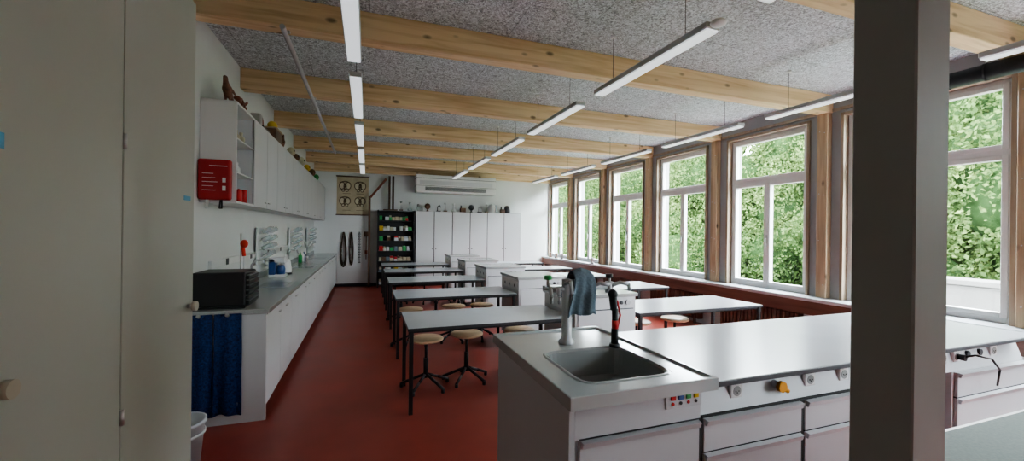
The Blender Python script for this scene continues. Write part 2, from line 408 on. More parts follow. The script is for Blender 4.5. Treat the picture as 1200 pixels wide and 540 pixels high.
b=B('wall_socket_strip'); b.box(XL,XL+0.03,4.4,11.8,1.22,1.29,WHITE2,0.004)
for y in np.arange(4.8,11.6,0.9): b.box(XL+0.03,XL+0.034,y,y+0.07,1.225,1.285,EDGE)
b.done()
for y in (6.2,8.5,10.8):
    b=B('drying_rack')
    b.box(XL+0.031,XL+0.05,y-0.25,y+0.25,1.12,1.60,WHITE2,0.004)
    for i in range(5):
        for j in range(4):
            yy=y-0.2+i*0.1; zz=1.20+j*0.105
            b.cyl((XL+0.05,yy,zz),(XL+0.14,yy,zz+0.05),0.006,WHITE2,6)
            if (i*3+j*5)%4!=0:
                c0=Vector((XL+0.10,yy,zz+0.03)); dd=Vector((0.09,0,0.05)).normalized()
                b.cyl(c0-dd*0.01,c0+dd*0.10,0.028,GWARE,12)
    b.done()
b=B('food_dehydrator'); 
b.box(-1.325,-0.95,3.96,4.31,0.926,0.945,BLACK,0.004)
b.box(-1.325,-0.95,3.96,4.31,0.945,1.225,BLACK,0.012,seg=2)
for i in range(6):
    z=0.955+i*0.042; b.box(-0.95,-0.925,3.97,4.30,z,z+0.03,BLACK,0.004); b.box(-0.945,-0.921,3.98,4.29,z+0.030,z+0.036,METAL)
b.done()
b=B('laboratory_clamp_stand'); x,y=-1.15,4.62
b.box(x-0.08,x+0.08,y-0.06,y+0.06,0.926,0.94,BLACK,0.003); b.cyl((x,y,0.94),(x,y,1.54),0.006,METAL)
b.sph((x+0.03,y-0.01,1.44),0.035,ORNG,(1,1,1.15)); b.cyl((x+0.02,y-0.01,1.41),(x+0.03,y-0.01,1.32),0.016,ORNG); b.cyl((x,y,1.34),(x+0.12,y,1.34),0.006,METAL)
b.cyl((x+0.03,y-0.01,1.32),(x+0.03,y-0.01,1.05),0.008,WHITE2)
b.done()
def kettle(x,y,m,nm='electric_kettle'):
    b=B(nm); z=0.926
    b.lathe((x,y,z),[(0,0),(0.09,0),(0.09,0.02),(0.085,0.025)],BLACK); b.lathe((x,y,z+0.02),[(0.085,0),(0.085,0.05),(0.07,0.16),(0.06,0.19),(0.02,0.21),(0.0,0.215)],m)
    b.tube([(x,y+0.065,z+0.20),(x,y+0.13,z+0.19),(x,y+0.135,z+0.10),(x,y+0.08,z+0.06)],0.011,BLACK,8)
    b.cyl((x,y-0.06,z+0.17),(x,y-0.11,z+0.20),0.02,m,r2=0.012); b.sph((x,y,z+0.235),0.014,BLACK); b.done()
kettle(-1.12,6.75,WHITE2); 
b=B('coffee_machine'); x,y,z=-1.14,6.35,0.926
b.box(x-0.1,x+0.1,y-0.09,y+0.09,z,z+0.04,WHITE2,0.008); b.box(x-0.1,x-0.02,y-0.09,y+0.09,z+0.04,z+0.26,KBLUE,0.01); b.box(x-0.1,x+0.1,y-0.09,y+0.09,z+0.2,z+0.27,WHITE2,0.01)
b.lathe((x+0.035,y,z+0.04),[(0,0),(0.05,0),(0.055,0.07),(0.04,0.12)],KBLUE); b.done()
b=B('sink_bottles')
for i,(yy,h,m_) in enumerate([(5.0,0.2,GWARE),(5.12,0.16,WHITE2),(7.2,0.2,GWARE),(7.35,0.25,WHITE2),(8.9,0.2,GRN),(9.2,0.22,WHITE2),(9.4,0.18,KBLUE)]):
    b.lathe((-1.22,yy,0.926),[(0,0),(0.035,0),(0.035,h*0.65),(0.012,h*0.8),(0.012,h),(0,h)],m_,14)
b.done()
for xa,xb_ in ((-1.325,-1.155),(-1.14,-0.955)):
    b=B('blue_towel'); n=14; rows=18; grid=[]
    yt=3.91-0.018
    for j in range(rows+1):
        z=0.90-0.82*j/rows; row=[]
        for i in range(n+1):
            t=i/n; amp=0.006+0.014*(j/rows)
            x=xa+(xb_-xa)*t; yv=yt-0.022-amp*math.sin(t*9.5+xa*3)-0.004*math.sin(j*0.7)
            row.append(b.bm.verts.new((x,yv,z+0.01*math.sin(t*5)*(j/rows))))
        grid.append(row)
    fs=[]
    for j in range(rows):
        for i in range(n): fs.append(b.bm.faces.new((grid[j][i],grid[j][i+1],grid[j+1][i+1],grid[j+1][i])))
    b._tag(fs,TOWEL,True)
    b.cyl(((xa+xb_)/2,yt,0.88),((xa+xb_)/2,yt-0.05,0.895),0.006,METAL,8)
    o=b.done(); md=o.modifiers.new('thick','SOLIDIFY'); md.thickness=0.01; md.offset=1
b=B('waste_bin'); b.lathe((-1.12,3.18,0.0),[(0,0.005),(0.105,0.005),(0.135,0.33),(0.145,0.33),(0.145,0.35),(0.13,0.35),(0.10,0.02),(0,0.02)],BIN,32); 
b.lathe((-1.12,3.18,0.0),[(0.1345,0.26),(0.14,0.262),(0.14,0.275),(0.1345,0.277)],BIN,32); b.done()

# ---------------------------------------------------------- things on top of upper cabinets
def skin(name,verts,edges,rad,m,sub=2):
    me=bpy.data.meshes.new(name); me.from_pydata(verts,edges,[]); o=bpy.data.objects.new(name,me); S.collection.objects.link(o)
    me.materials.append(m)
    o.modifiers.new('skin','SKIN'); sd=o.modifiers.new('sub','SUBSURF'); sd.levels=sub; sd.render_levels=sub
    for i,v in enumerate(me.skin_vertices[0].data):
        r=rad[i]; v.radius=(r,r) if not isinstance(r,tuple) else r
        v.use_root=(i==0)
    return o
def bird(x,y,z,s,m,flip=1):
    f=flip
    root=bpy.data.objects.new('mounted_bird',None); root.location=(x,y,z); S.collection.objects.link(root)
    V=[(0,0,.15),(0,.05*f,.18),(0,.085*f,.23),(0,.09*f,.275),(0,.13*f,.272),(0,-.07*f,.12),(0,-.16*f,.09),
       (.02,0,.09),(.02,.01*f,.03),(.02,.045*f,.028),(-.02,0,.09),(-.02,.01*f,.03),(-.02,.045*f,.028),
       (.035,.02*f,.17),(.045,-.08*f,.14),(-.035,.02*f,.17),(-.045,-.08*f,.14)]
    V=[(a*s,b_*s,c*s) for a,b_,c in V]
    E=[(0,1),(1,2),(2,3),(3,4),(0,5),(5,6),(0,7),(7,8),(8,9),(0,10),(10,11),(11,12),(0,13),(13,14),(0,15),(15,16)]
    R=[.05,.042,.024,.027,.005,.032,.014,.014,.006,.004,.014,.006,.004,.018,.01,.018,.01]
    o=skin('body',V,E,[r*s for r in R],m); o.parent=root
    bb=B('base'); bb.box(-.05*s,.05*s,-.07*s,.09*s,0.001,.025*s,BROWN,0.004); o2=bb.done(); o2.parent=root
bird(-1.20,4.36,2.70,0.85,FEATH,-1)
bird(-1.22,6.9,2.70,1.1,FEATH,1)
b=B('wooden_wheel_model'); x,y,z=-1.18,4.75,2.701
b.box(x-0.06,x+0.06,y-0.16,y+0.16,z,z+0.02,RUST,0.004)
for k in range(3):
    yy=y-0.11+k*0.11
    b.cyl((x-0.02,yy,z+0.02),(x-0.02,yy,z+0.14-k*0.02),0.008,RUST); b.sph((x-0.02,yy,z+0.15-k*0.02),0.03,RUST,(1,1.3,0.8))
b.tube([(x,y-0.15,z+0.05),(x,y-0.05,z+0.16),(x,y+0.06,z+0.13),(x,y+0.15,z+0.18)],0.012,RUST,8)
b.done()
b=B('engine_cutaway_model'); x,y,z=-1.18,5.35,2.701
b.box(x-0.09,x+0.09,y-0.16,y+0.16,z,z+0.03,BLACK,0.004); b.box(x-0.05,x+0.05,y-0.12,y-0.02,z+0.03,z+0.17,METAL,0.01)
b.cyl((x,y+0.06,z+0.10),(x+0.03,y+0.06,z+0.10),0.07,RUST,24); b.cyl((x-0.03,y,z+0.10),(x-0.03,y+0.12,z+0.10),0.015,METAL); b.box(x-0.04,x+0.0,y+0.03,y+0.09,z+0.03,z+0.1,GRN); b.done()
b=B('wooden_model_box'); b.box(-1.28,-1.10,5.9,6.3,2.701,2.86,BROWN,0.006); b.box(-1.29,-1.09,5.89,6.31,2.86,2.875,POSTW,0.003); b.sph((-1.18,6.1,2.93),0.06,YEL,(1,1.2,1)); b.done()
b=B('animal_skull_models')
for yy,s,m_ in ((7.5,0.08,BONE),(8.0,0.07,FEATH),(8.6,0.09,BONE),(9.4,0.08,YEL),(10.2,0.09,BROWN),(11.0,0.08,GRN)):
    b.box(-1.26,-1.10,yy-0.12,yy+0.12,2.702,2.72,BROWN,0.003); b.cyl((-1.18,yy,2.72),(-1.18,yy,2.76),0.01,METAL,8)
    b.sph((-1.18,yy,2.76+s),s,m_,(0.8,1.1,0.9)); b.sph((-1.16,yy-s*1.1,2.76+s*0.7),s*0.5,m_,(0.8,1.6,0.7)); b.sph((-1.18+s*0.6,yy-s*0.5,2.77+s),s*0.2,BLACK)
b.done()

# ------------------------------------------------------------------ back wall
YC=11.72
b=B('white_locker_cabinets'); xa,xb_=1.28,4.42
b.box(xa,xb_,YC+0.02,YB-0.015,0.06,2.12,WHITE); b.box(xa+0.02,xb_-0.02,YC+0.06,YB-0.02,0,0.06,EDGE)
n=6; dw=(xb_-xa)/n
b.box(xa+0.002,xb_-0.002,YC+0.010,YC+0.021,0.07,2.118,GAP)
for i in range(n):
    b.box(xa+i*dw+0.010,xa+(i+1)*dw-0.010,YC,YC+0.018,0.08,2.112,WHITE,0.002)
    xh=xa+i*dw+(dw-0.05 if i%2==0 else 0.05); b.cyl((xh,YC-0.03,1.05),(xh,YC,1.05),0.013,BLACK,12)
b.done()
b=B('open_storage_shelf'); xa,xb_=0.27,1.26
b.box(xa,xa+0.03,YC,YB-0.015,0,2.12,BLACK); b.box(xb_-0.03,xb_,YC,YB-0.015,0,2.12,BLACK); b.box(xa,xb_,YB-0.03,YB-0.015,0,2.12,BLACK)
SHZ=[0.08,0.42,0.72,1.0,1.28,1.56,1.84,2.10]
for z in SHZ: b.box(xa,xb_,YC,YB-0.02,z-0.02,z,BLACK)
b.done()
b=B('shelf_storage_boxes')
pal=[BONE,CREAM,WHITE2,WHITE,CREAM,BONE,YEL,RED,GRN,BROWN,CLOTH,WHITE2]
for z in SHZ[:-1]:
    x=xa+0.05
    while x<xb_-0.15:
        w=random.uniform(0.06,0.12); h=random.uniform(0.05,0.13)
        if random.random()<0.85: b.box(x,x+w-0.012,YC+0.05,YC+0.34,z+0.001,z+h,random.choice(pal),0.003)
        if h<0.09: b.box(x+0.005,x+w-0.02,YC+0.07,YC+0.32,z+h,z+h+0.05,random.choice(pal),0.003)
        x+=w
b.done()
b=B('air_conditioning_unit'); xa,xb_=1.28,3.60
b.box(xa,xb_,YB-0.55,YB-0.102,2.64,3.145,WHITE2,0.02,seg=2); b.box(xa+0.05,xb_-0.05,YB-0.102,YB-0.001,2.68,3.10,WHITE2)
b.box(xa+0.1,xb_-0.1,YB-0.56,YB-0.545,2.86,2.98,WHITE,0.004)
for i in range(5): b.box(xa+0.25,xb_-0.3,YB-0.565,YB-0.55,2.70+i*0.022,2.710+i*0.022,GAP)
b.box(xa-0.002,xb_+0.002,YB-0.552,YB-0.11,3.04,3.05,GAP); b.box(xa-0.002,xb_+0.002,YB-0.552,YB-0.11,2.83,2.836,GAP)
b.done()
b=B('anatomy_poster'); x0,x1,z0,z1=-0.79,0.03,1.98,3.04; yy=YB-0.012
b.box(x0,x1,yy,YB-0.001,z0,z1,CREAM); b.cyl((x0-0.02,yy-0.008,z1),(x1+0.02,yy-0.008,z1),0.015,BROWN,10); b.cyl((x0-0.02,yy-0.008,z0),(x1+0.02,yy-0.008,z0),0.015,BROWN,10)
def ring(cx,cz,rx,rz,w,m,y=yy-0.003,seg=24,a0=0,a1=2*math.pi):
    pts=[(cx+rx*math.cos(a0+(a1-a0)*i/seg),y,cz+rz*math.sin(a0+(a1-a0)*i/seg)) for i in range(seg+1)]
    for p,q in zip(pts[:-1],pts[1:]): b.cyl(p,q,w,m,5)
for cx in (-0.58,-0.19):
    for cz,s in ((2.78,1.0),(2.36,0.95)):
        for sx in (-1,1): b.sph((cx+sx*0.075*s,yy,cz+0.01),0.075*s,PALEB,(0.95,0.05,1.25)); b.sph((cx+sx*0.05*s,yy,cz-0.11*s),0.045*s,PALEB,(1,0.05,1))
        ring(cx-0.075*s,cz,0.07*s,0.095*s,0.011,INK); ring(cx+0.075*s,cz,0.07*s,0.095*s,0.011,INK)
        ring(cx,cz-0.02*s,0.03*s,0.08*s,0.013,INK); ring(cx-0.05*s,cz-0.12*s,0.035*s,0.04*s,0.010,INK); ring(cx+0.05*s,cz-0.12*s,0.035*s,0.04*s,0.010,INK)
        ring(cx,cz+0.03,0.14*s,0.09*s,0.011,INK,a0=0.3,a1=2.8)
for z in (2.56,2.10): b.box(x0+0.15,x0+0.35,yy-0.003,yy,z,z+0.01,INK); b.box(x0+0.5,x0+0.7,yy-0.003,yy,z,z+0.01,INK)
b.done()
def loops_fn(name,cx,w,z0,z1,n,r):
    b=B(name)
    b.cyl((cx,YB-0.001,z1),(cx,YB-0.08,z1+0.01),0.008,METAL,8)
    for k in range(n):
        o=YB-0.03-0.02*k; ww=w*(1-0.12*k); zb=z0+0.05*k; pts=[]
        for i in range(21):
            t=i/20*2*math.pi; pts.append((cx+ww*math.sin(t)*(0.35+0.65*(1-math.cos(t))/2),o,z1-(z1-zb)*(1-math.cos(t))/2))
        b.tube(pts,r,ROPE,6)
    b.done()
loops_fn('hanging_rope_coil',-0.60,0.10,0.55,1.5,3,0.018)
loops_fn('hanging_rope_coil',-0.40,0.06,0.60,1.5,2,0.016)
b=B('hanging_chain')
for i in range(24):
    z=1.5-i*0.036
    b.box(-0.22,-0.16,YB-0.04,YB-0.02,z-0.022,z,BLACK) if i%2 else b.box(-0.20,-0.18,YB-0.06,YB-0.002,z-0.026,z,BLACK)
b.cyl((-0.19,YB-0.001,1.5),(-0.19,YB-0.06,1.51),0.007,METAL,8); b.done()
b=B('wooden_mallet'); b.box(-0.03,0.0,YB-0.05,YB-0.02,0.75,1.5,BROWN,0.004); b.box(-0.08,0.05,YB-0.06,YB-0.002,1.38,1.52,BROWN,0.006); b.box(-0.05,0.02,YB-0.055,YB-0.01,0.9,1.0,RUST,0.004); b.done()
b=B('surveying_poles')
for x,h in ((0.58,3.08),(0.68,3.08)): b.box(x-0.028,x+0.028,YC+0.2,YC+0.25,2.122,h,ROPE,0.003)
M_=Matrix.Translation((0.30,YC+0.26,2.75))@Matrix.Rotation(math.radians(38),4,'Y')
b.box(-0.03,0.03,-0.02,0.02,-0.36,0.32,RUST,0.004,M=M_)
b.box(0.42,0.80,YC+0.16,YC+0.29,2.122,2.15,BROWN); b.box(0.03,0.09,YC+0.2,YC+0.26,0.0,2.5,BROWN,0.003); b.done()
b=B('physics_apparatus_collection')
random.seed(3)
for i in range(13):
    x=0.92+i*0.25+random.uniform(-.04,.04); y=YC+0.2; k=i%5; z=2.122
    m_=random.choice([BROWN,METAL,BONE,BLACK,GWARE,WHITE2,BROWN])
    if k==0: b.box(x-0.05,x+0.05,y-0.05,y+0.05,z,z+0.03,BROWN); b.cyl((x,y,z+0.03),(x,y,z+0.24),0.008,METAL,8); b.sph((x,y,z+0.24),0.035,m_)
    if k==1: b.lathe((x,y,z),[(0,0),(0.07,0),(0.07,0.04),(0.025,0.1),(0.025,0.2),(0.04,0.24),(0,0.24)],m_,16)
    if k==2: b.box(x-0.08,x+0.08,y-0.06,y+0.06,z,z+0.12,m_,0.01); b.cyl((x-0.05,y,z+0.12),(x-0.05,y,z+0.2),0.02,BLACK)
    if k==3: b.lathe((x,y,z),[(0,0),(0.05,0),(0.03,0.02),(0.015,0.05),(0.075,0.10),(0.085,0.15),(0.06,0.21),(0,0.23)],m_,18)
    if k==4: b.box(x-0.06,x+0.06,y-0.04,y+0.04,z,z+0.025,BLACK); b.tube([(x-0.03,y,z+0.02),(x-0.03,y,z+0.14),(x+0.03,y,z+0.18),(x+0.06,y,z+0.12)],0.014,m_,8)
b.lathe((3.55,YC+0.2,2.122),[(0,0),(0.13,0),(0.13,0.02),(0.11,0.03),(0.12,0.15),(0.08,0.24),(0,0.27)],METAL); b.lathe((4.05,YC+0.2,2.122),[(0,0),(0.1,0),(0.1,0.1),(0.07,0.22),(0,0.24)],BLACK)
b.done()
b=B('sill_model_objects')
for y in (10.9,11.3,11.7,9.2): b.lathe((XR-0.16,y,SILL+0.001),[(0,0),(0.05,0),(0.05,0.02),(0.02,0.04),(0.045,0.12),(0,0.17)],random.choice([BROWN,RUST,WHITE2]),14)
b.done()

# ------------------------------------------------------------------ tables, islands, stools
TY=[3.59+1.6*k for k in range(5)]
def table(x0,x1,y0,y1):
    b=B('student_table')
    b.box(x0,x1,y0,y1,0.724,0.748,EDGE,0.002); b.box(x0+0.003,x1-0.003,y0+0.003,y1-0.003,0.746,0.751,TOP)
    l=0.035
    for x in (x0+0.015,x1-0.015-l):
        for y in (y0+0.015,y1-0.015-l): b.box(x,x+l,y,y+l,0.0,0.724,BLACK,0.003)
        b.box(x+0.005,x+l-0.005,y0+0.02,y1-0.02,0.695,0.724,BLACK)
    for y in (y0+0.03,y1-0.045): b.box(x0+0.02,x1-0.02,y,y+0.02,0.702,0.724,BLACK)
    b.done()
def island(y0):
    b=B('service_island'); x0,x1,y1=1.95,2.66,y0+0.76
    b.box(x0+0.03,x1-0.03,y0+0.04,y1-0.02,0.0,0.08,EDGE)
    b.box(x0,x1,y0+0.02,y1,0.08,0.93,WHITE,0.004)
    b.box(x0-0.02,x1+0.02,y0,y1+0.02,0.93,0.965,TOPG,0.004)
    b.box(x0+0.03,x1-0.03,y0+0.008,y0+0.02,0.10,0.80,WHITE,0.003)
    b.box(x0+0.03,x1-0.03,y0+0.015,y0+0.02,0.80,0.808,GAP)
    b.box(x0-0.006,x0,y0+0.06,y1-0.04,0.78,0.90,WHITE2); 
    for i in range(3):
        yy=y0+0.16+i*0.2; b.cyl((x0-0.012,yy,0.84),(x0,yy,0.84),0.03,WHITE,16); b.cyl((x0-0.014,yy,0.84),(x0-0.011,yy,0.84),0.018,EDGE,12)
    b.cyl((x1-0.10,y0+0.002,0.87),(x1-0.10,y0+0.02,0.87),0.026,ALU,16); b.cyl((x1-0.18,y0+0.0,0.87),(x1-0.18,y0+0.02,0.87),0.018,EDGE,12)
    b.cyl((x1-0.26,y0+0.0,0.87),(x1-0.26,y0+0.02,0.87),0.018,EDGE,12)
    b.done()
for y in TY:
    table(0.34,1.92,y,y+0.75); table(2.70,4.45,y,y+0.75); island(y)
def stool_mesh():
    b=B('lab_stool')
    b.lathe((0,0,0.475),[(0,0),(0.158,0.0),(0.172,0.008),(0.174,0.018),(0.165,0.028),(0,0.027)],SEAT,36)
    b.cyl((0,0,0.46),(0,0,0.475),0.08,BLACK,20); b.cyl((0,0,0.10),(0,0,0.30),0.024,BLACK,16); b.cyl((0,0,0.28),(0,0,0.465),0.015,BLACK,16)
    for i in range(5):
        a=i*2*math.pi/5+0.3; c,s_=math.cos(a),math.sin(a)
        b.tube([(0.02*c,0.02*s_,0.13),(0.13*c,0.13*s_,0.085),(0.25*c,0.25*s_,0.035)],0.015,BLACK,8); b.cyl((0.245*c,0.245*s_,0),(0.245*c,0.245*s_,0.04),0.018,BLACK,10)
    return b.done(recalc=True)
st=stool_mesh()
pos=[]
for r,y in enumerate(TY[:4]):
    yy=y+0.66
    pos+=[(0.58,yy-0.04),(1.02 if r==0 else 1.2,yy+0.04),(1.62,yy+0.03)]
    if r<3: pos+=[(3.15,yy),(3.75,yy+0.02)]
st.location=(pos[0][0],pos[0][1],0)
for i,p in enumerate(pos[1:]): inst(st,(p[0],p[1],0),i*0.7)

# ------------------------------------------------------------------ demonstration counter
b=B('demonstration_counter')
yf,yb_=1.56,2.50; XS=1.55
b.box(0.82,0.85,yf,2.55,0.0,0.86,FRONT,0.002)
b.box(0.85,2.95,yf+0.02,2.40,0.06,0.70,FRONT); b.box(0.85,2.95,yf+0.05,2.38,0,0.06,EDGE)
b.box(0.85,4.55,2.40,2.43,0.0,0.86,FRONT)
b.box(XS-0.02,4.55,2.0,2.40,0.70,0.86,FRONT)
b.box(0.85,XS-0.02,yf,yf+0.02,0.70,0.86,FRONT)
b.box(3.66,4.55,yf+0.02,2.40,0.0,0.70,FRONT)
b.box(2.92,2.95,yf,2.40,0,0.70,FRONT)
b.extr([(yf+0.02,0.70),(yf+0.07,0.86),(yf+0.5,0.86),(yf+0.5,0.70)],'x',XS-0.02,4.55,FRONT)
b.box(XS+0.02,4.55,1.50,2.46,0.868,0.893,EDGE,0.003); b.box(XS+0.023,4.547,1.503,2.457,0.890,0.897,TOP)
def drawer(x0,x1,z0,z1):
    b.box(x0+0.004,x1-0.004,yf,yf+0.02,z0+0.004,z1-0.004,FRONT,0.002)
    b.extr([(yf-0.022,z1-0.008),(yf,z1-0.004),(yf,z1-0.035),(yf-0.012,z1-0.035)],'x',x0+0.01,x1-0.01,ALU)
    b.box(x0,x1,yf+0.003,yf+0.02,z0-0.003,z0+0.005,GAP)
for (x0,x1) in ((0.87,1.53),(1.55,2.23),(2.25,2.92),(3.68,4.53)):
    zs=[0.70,0.53,0.30,0.07] if x0>1 else [0.70,0.46,0.07]
    for a,c in zip(zs[:-1],zs[1:]): drawer(x0,x1,c,a)
b.box(0.87,XS-0.02,yf-0.001,yf+0.01,0.699,0.706,GAP); b.box(XS,2.92,yf+0.005,yf+0.025,0.699,0.706,GAP)
b.box(1.53,1.55,yf+0.005,yf+0.02,0.07,0.70,GAP); b.box(2.23,2.25,yf+0.005,yf+0.02,0.07,0.70,GAP)
def sock(x,kind):
    z=0.79; y=yf+0.045
    if kind=='s':
        b.box(x-0.04,x+0.04,y-0.012,y+0.01,z-0.035,z+0.035,WHITE2,0.004); b.cyl((x,y-0.014,z),(x,y-0.011,z),0.026,GREYP,20)
        for dx in (-0.01,0.01): b.cyl((x+dx,y-0.016,z),(x+dx,y-0.013,z),0.004,BLACK,8)
        b.cyl((x,y-0.016,z-0.008),(x,y-0.013,z-0.008),0.004,BLACK,8)
    if kind=='g':
        b.cyl((x,y+0.01,z),(x,y-0.03,z),0.022,METAL,16); b.cyl((x,y-0.03,z),(x,y-0.05,z),0.03,OYEL,8); b.cyl((x+0.0,y-0.02,z),(x+0.05,y-0.04,z-0.03),0.012,OYEL,10)
    if kind=='d': b.cyl((x,y+0.01,z),(x,y-0.008,z),0.022,EDGE,16)
for x,k in ((1.80,'s'),(2.08,'g'),(2.34,'s'),(3.45,'s'),(3.60,'s'),(3.75,'s'),(3.90,'d'),(4.05,'d'),(4.2,'s'),(2.62,'s')): sock(x,k)
b.box(1.32,XS-0.02,yf-0.008,yf,0.775,0.85,FRONT,0.002)
for i,m_ in enumerate((RED,KBLUE,GRN,YEL)):
    b.box(1.345+i*0.045,1.37+i*0.045,yf-0.015,yf-0.008,0.815,0.84,m_); b.cyl((1.358+i*0.045,yf-0.012,0.797),(1.358+i*0.045,yf-0.008,0.797),0.008,(RED,BLACK,RED,BLACK)[i],10)
bx,by=1.185,1.875; X0,X1,Y0,Y1=0.79,XS+0.018,1.49,2.58
corn=[math.atan2(yy-by,xx-bx) for xx in (X0,X1) for yy in (Y0,Y1)]
ang=sorted([-math.pi+2*math.pi*i/64+0.01 for i in range(64)]+corn)
def rect(ins,z,exact=True):
    out=[]
    for a in ang:
        c,s_=math.cos(a),math.sin(a)
        t=1e9
        if c>1e-9: t=min(t,(X1-bx)/c)
        if c<-1e-9: t=min(t,(X0-bx)/c)
        if s_>1e-9: t=min(t,(Y1-by)/s_)
        if s_<-1e-9: t=min(t,(Y0-by)/s_)
        px,py=bx+c*t,by+s_*t
        px=min(max(px,X0+ins),X1-ins); py=min(max(py,Y0+ins),Y1-ins)
        out.append((px,py,z))
    return out
def sup(A,Bb,z,n=7):
    return [(bx+math.cos(a)*(abs(math.cos(a)/A)**n+abs(math.sin(a)/Bb)**n)**(-1/n),by+math.sin(a)*(abs(math.cos(a)/A)**n+abs(math.sin(a)/Bb)**n)**(-1/n),z) for a in ang]
b.loops([rect(0,0.862),rect(0,0.918),rect(0.004,0.921),rect(0.018,0.921),rect(0.026,0.909),sup(0.265,0.265,0.909),sup(0.258,0.258,0.915),sup(0.25,0.25,0.915)],CER,fill=False)
b.loops([sup(0.25,0.25,0.915),sup(0.236,0.236,0.905),sup(0.222,0.222,0.76),sup(0.17,0.17,0.742)],CERD,fill=True)
b.cyl((bx,by,0.7425),(bx,by,0.746),0.035,METAL,20)
b.done()
b=B('laboratory_tap'); x,y=1.17,2.27; z=0.910
b.lathe((x,y,z),[(0.05,0),(0.05,0.015),(0.033,0.03),(0.03,0.34),(0.034,0.35),(0.034,0.39),(0,0.40)],ALU,24)
b.cyl((x-0.16,y,z+0.335),(x+0.28,y,z+0.335),0.016,ALU,14)
for dx in (-0.15,-0.10): b.tube([(x+dx,y,z+0.335),(x+dx-0.01,y-0.10,z+0.35),(x+dx-0.01,y-0.12,z+0.31)],0.012,ALU,10); b.cyl((x+dx-0.01,y-0.12,z+0.31),(x+dx-0.01,y-0.12,z+0.27),0.008,METAL)
for dx in (0.16,0.30):
    b.cyl((x+dx,y,z+0.30),(x+dx,y,z+0.37),0.026,ALU,16); b.tube([(x+dx,y,z+0.34),(x+dx+0.04,y-0.06,z+0.37),(x+dx+0.09,y-0.08,z+0.36),(x+dx+0.10,y-0.08,z+0.32)],0.012,ALU,10)
for dx,m_ in ((-0.13,GRN),(0.04,EDGE),(0.16,EDGE),(0.30,EDGE)):
    b.cyl((x+dx,y,z+0.34),(x+dx,y,z+0.40),0.010,METAL,10); b.cyl((x+dx,y,z+0.395),(x+dx,y,z+0.42),0.024,m_,12)
b.tube([(x-0.02,y-0.02,z+0.37),(x-0.06,y-0.16,z+0.40),(x-0.06,y-0.18,z+0.33)],0.011,ALU,10)
b.done()
b=B('eyewash_hand_shower'); x,y=1.40,2.12
b.cyl((x,y,1.22),(x+0.0,y-0.01,1.13),0.026,BLACK,16,r2=0.02); b.sph((x,y,1.225),0.03,BLACK); b.cyl((x+0.01,y-0.01,1.14),(x+0.01,y-0.01,1.02),0.02,BLACK,14,r2=0.016)
b.tube([(x+0.02,y-0.015,1.19),(x+0.04,y-0.02,1.10),(x+0.02,y-0.02,1.02)],0.006,RED,8); b.cyl((x+0.01,y-0.01,1.02),(x+0.01,y-0.01,0.925),0.022,BLACK,14); b.cyl((x+0.01,y-0.01,0.911),(x+0.01,y-0.01,0.93),0.032,EDGE,16); b.cyl((x+0.01,y-0.012,1.02),(x+0.01,y-0.012,1.07),0.020,RED,14)
b.done()
b=B('drying_cloth'); grid=[]; cx,cy=1.26,2.27; rows=26; n=16
for j in range(rows+1):
    t=j/rows; row=[]
    for i in range(n+1):
        u=i/n-0.5
        zt=1.375
        if t<0.5: d=(0.5-t)*2; sgn=-1; ln=0.28
        else: d=(t-0.5)*2; sgn=1; ln=0.18
        wid=0.07+0.04*d
        zz=zt-ln*d+0.012*math.sin(i*0.55)*d-0.02*abs(u)*2; yy=cy+sgn*(0.032+0.02*min(1,d*6))+0.012*math.sin(i*1.0+sgn)*d
        if d<0.08: yy=cy+sgn*0.036*(d/0.08)
        row.append(b.bm.verts.new((cx+u*wid*2*0.9+0.01*math.sin(d*5),yy,zz)))
    grid.append(row)
fs=[]
for j in range(rows):
    for i in range(n): fs.append(b.bm.faces.new((grid[j][i],grid[j][i+1],grid[j+1][i+1],grid[j+1][i])))
b._tag(fs,CLOTH,True); o=b.done(); md=o.modifiers.new('t','SOLIDIFY'); md.thickness=0.006
b=B('power_cable'); b.tube([(3.75,yf+0.01,0.79),(3.76,yf-0.05,0.82),(3.85,yf-0.09,0.80),(3.95,yf-0.09,0.72),(4.0,yf-0.06,0.60)],0.006,BLACK,8); b.cyl((3.75,yf+0.028,0.79),(3.75,yf-0.01,0.79),0.02,BLACK,12); b.done()
b=B('teacher_desk'); x0,x1,y0,y1=1.95,3.6,0.35,1.06
b.box(x0,x1,y0,y1,0.72,0.75,WHITE2,0.003); b.box(x0+0.02,x1-0.02,y0+0.02,y1-0.02,0.745,0.753,DESK)
for x in (x0+0.05,x1-0.09):
    for y in (y0+0.05,y1-0.09): b.box(x,x+0.04,y,y+0.04,0,0.72,BLACK)
b.box(x0+0.08,x1-0.08,y1-0.08,y1-0.06,0.4,0.72,WHITE)
b.done()

# ------------------------------------------------------------------ outside
b=B('ground_outside'); b.box(XR+0.35,80,-40,90,-1.3,-1.2,GRASS); b.done()
b=B('bounce_slab_outside'); b.box(XR+0.35,8.5,-20,40,-1.2,-1.15,BOUNCE); b.done()  # unseen pale slab, added to bounce daylight up to the ceiling
b=B('retaining_wall'); b.box(8.6,9.0,1.0,4.6,-1.2,0.85,CONC,0.02); b.box(8.55,9.05,0.95,4.65,0.85,0.93,CONC,0.01); b.done()
rng=np.random.default_rng(5)
cent=[];rad=[]
for y in np.arange(-8,70,2.4):
    for z,xo in ((0.2,17.0),(2.2,17.8),(4.3,18.8),(6.2,20.0)):
        if z>6 and rng.uniform()<0.35: continue
        cent.append((xo+rng.uniform(-1.1,1.1),y+rng.uniform(-1,1),z+rng.uniform(-.7,.7))); rad.append(rng.uniform(1.4,2.4))
cent=np.array(cent);rad=np.array(rad)
allv=[];NL=2800
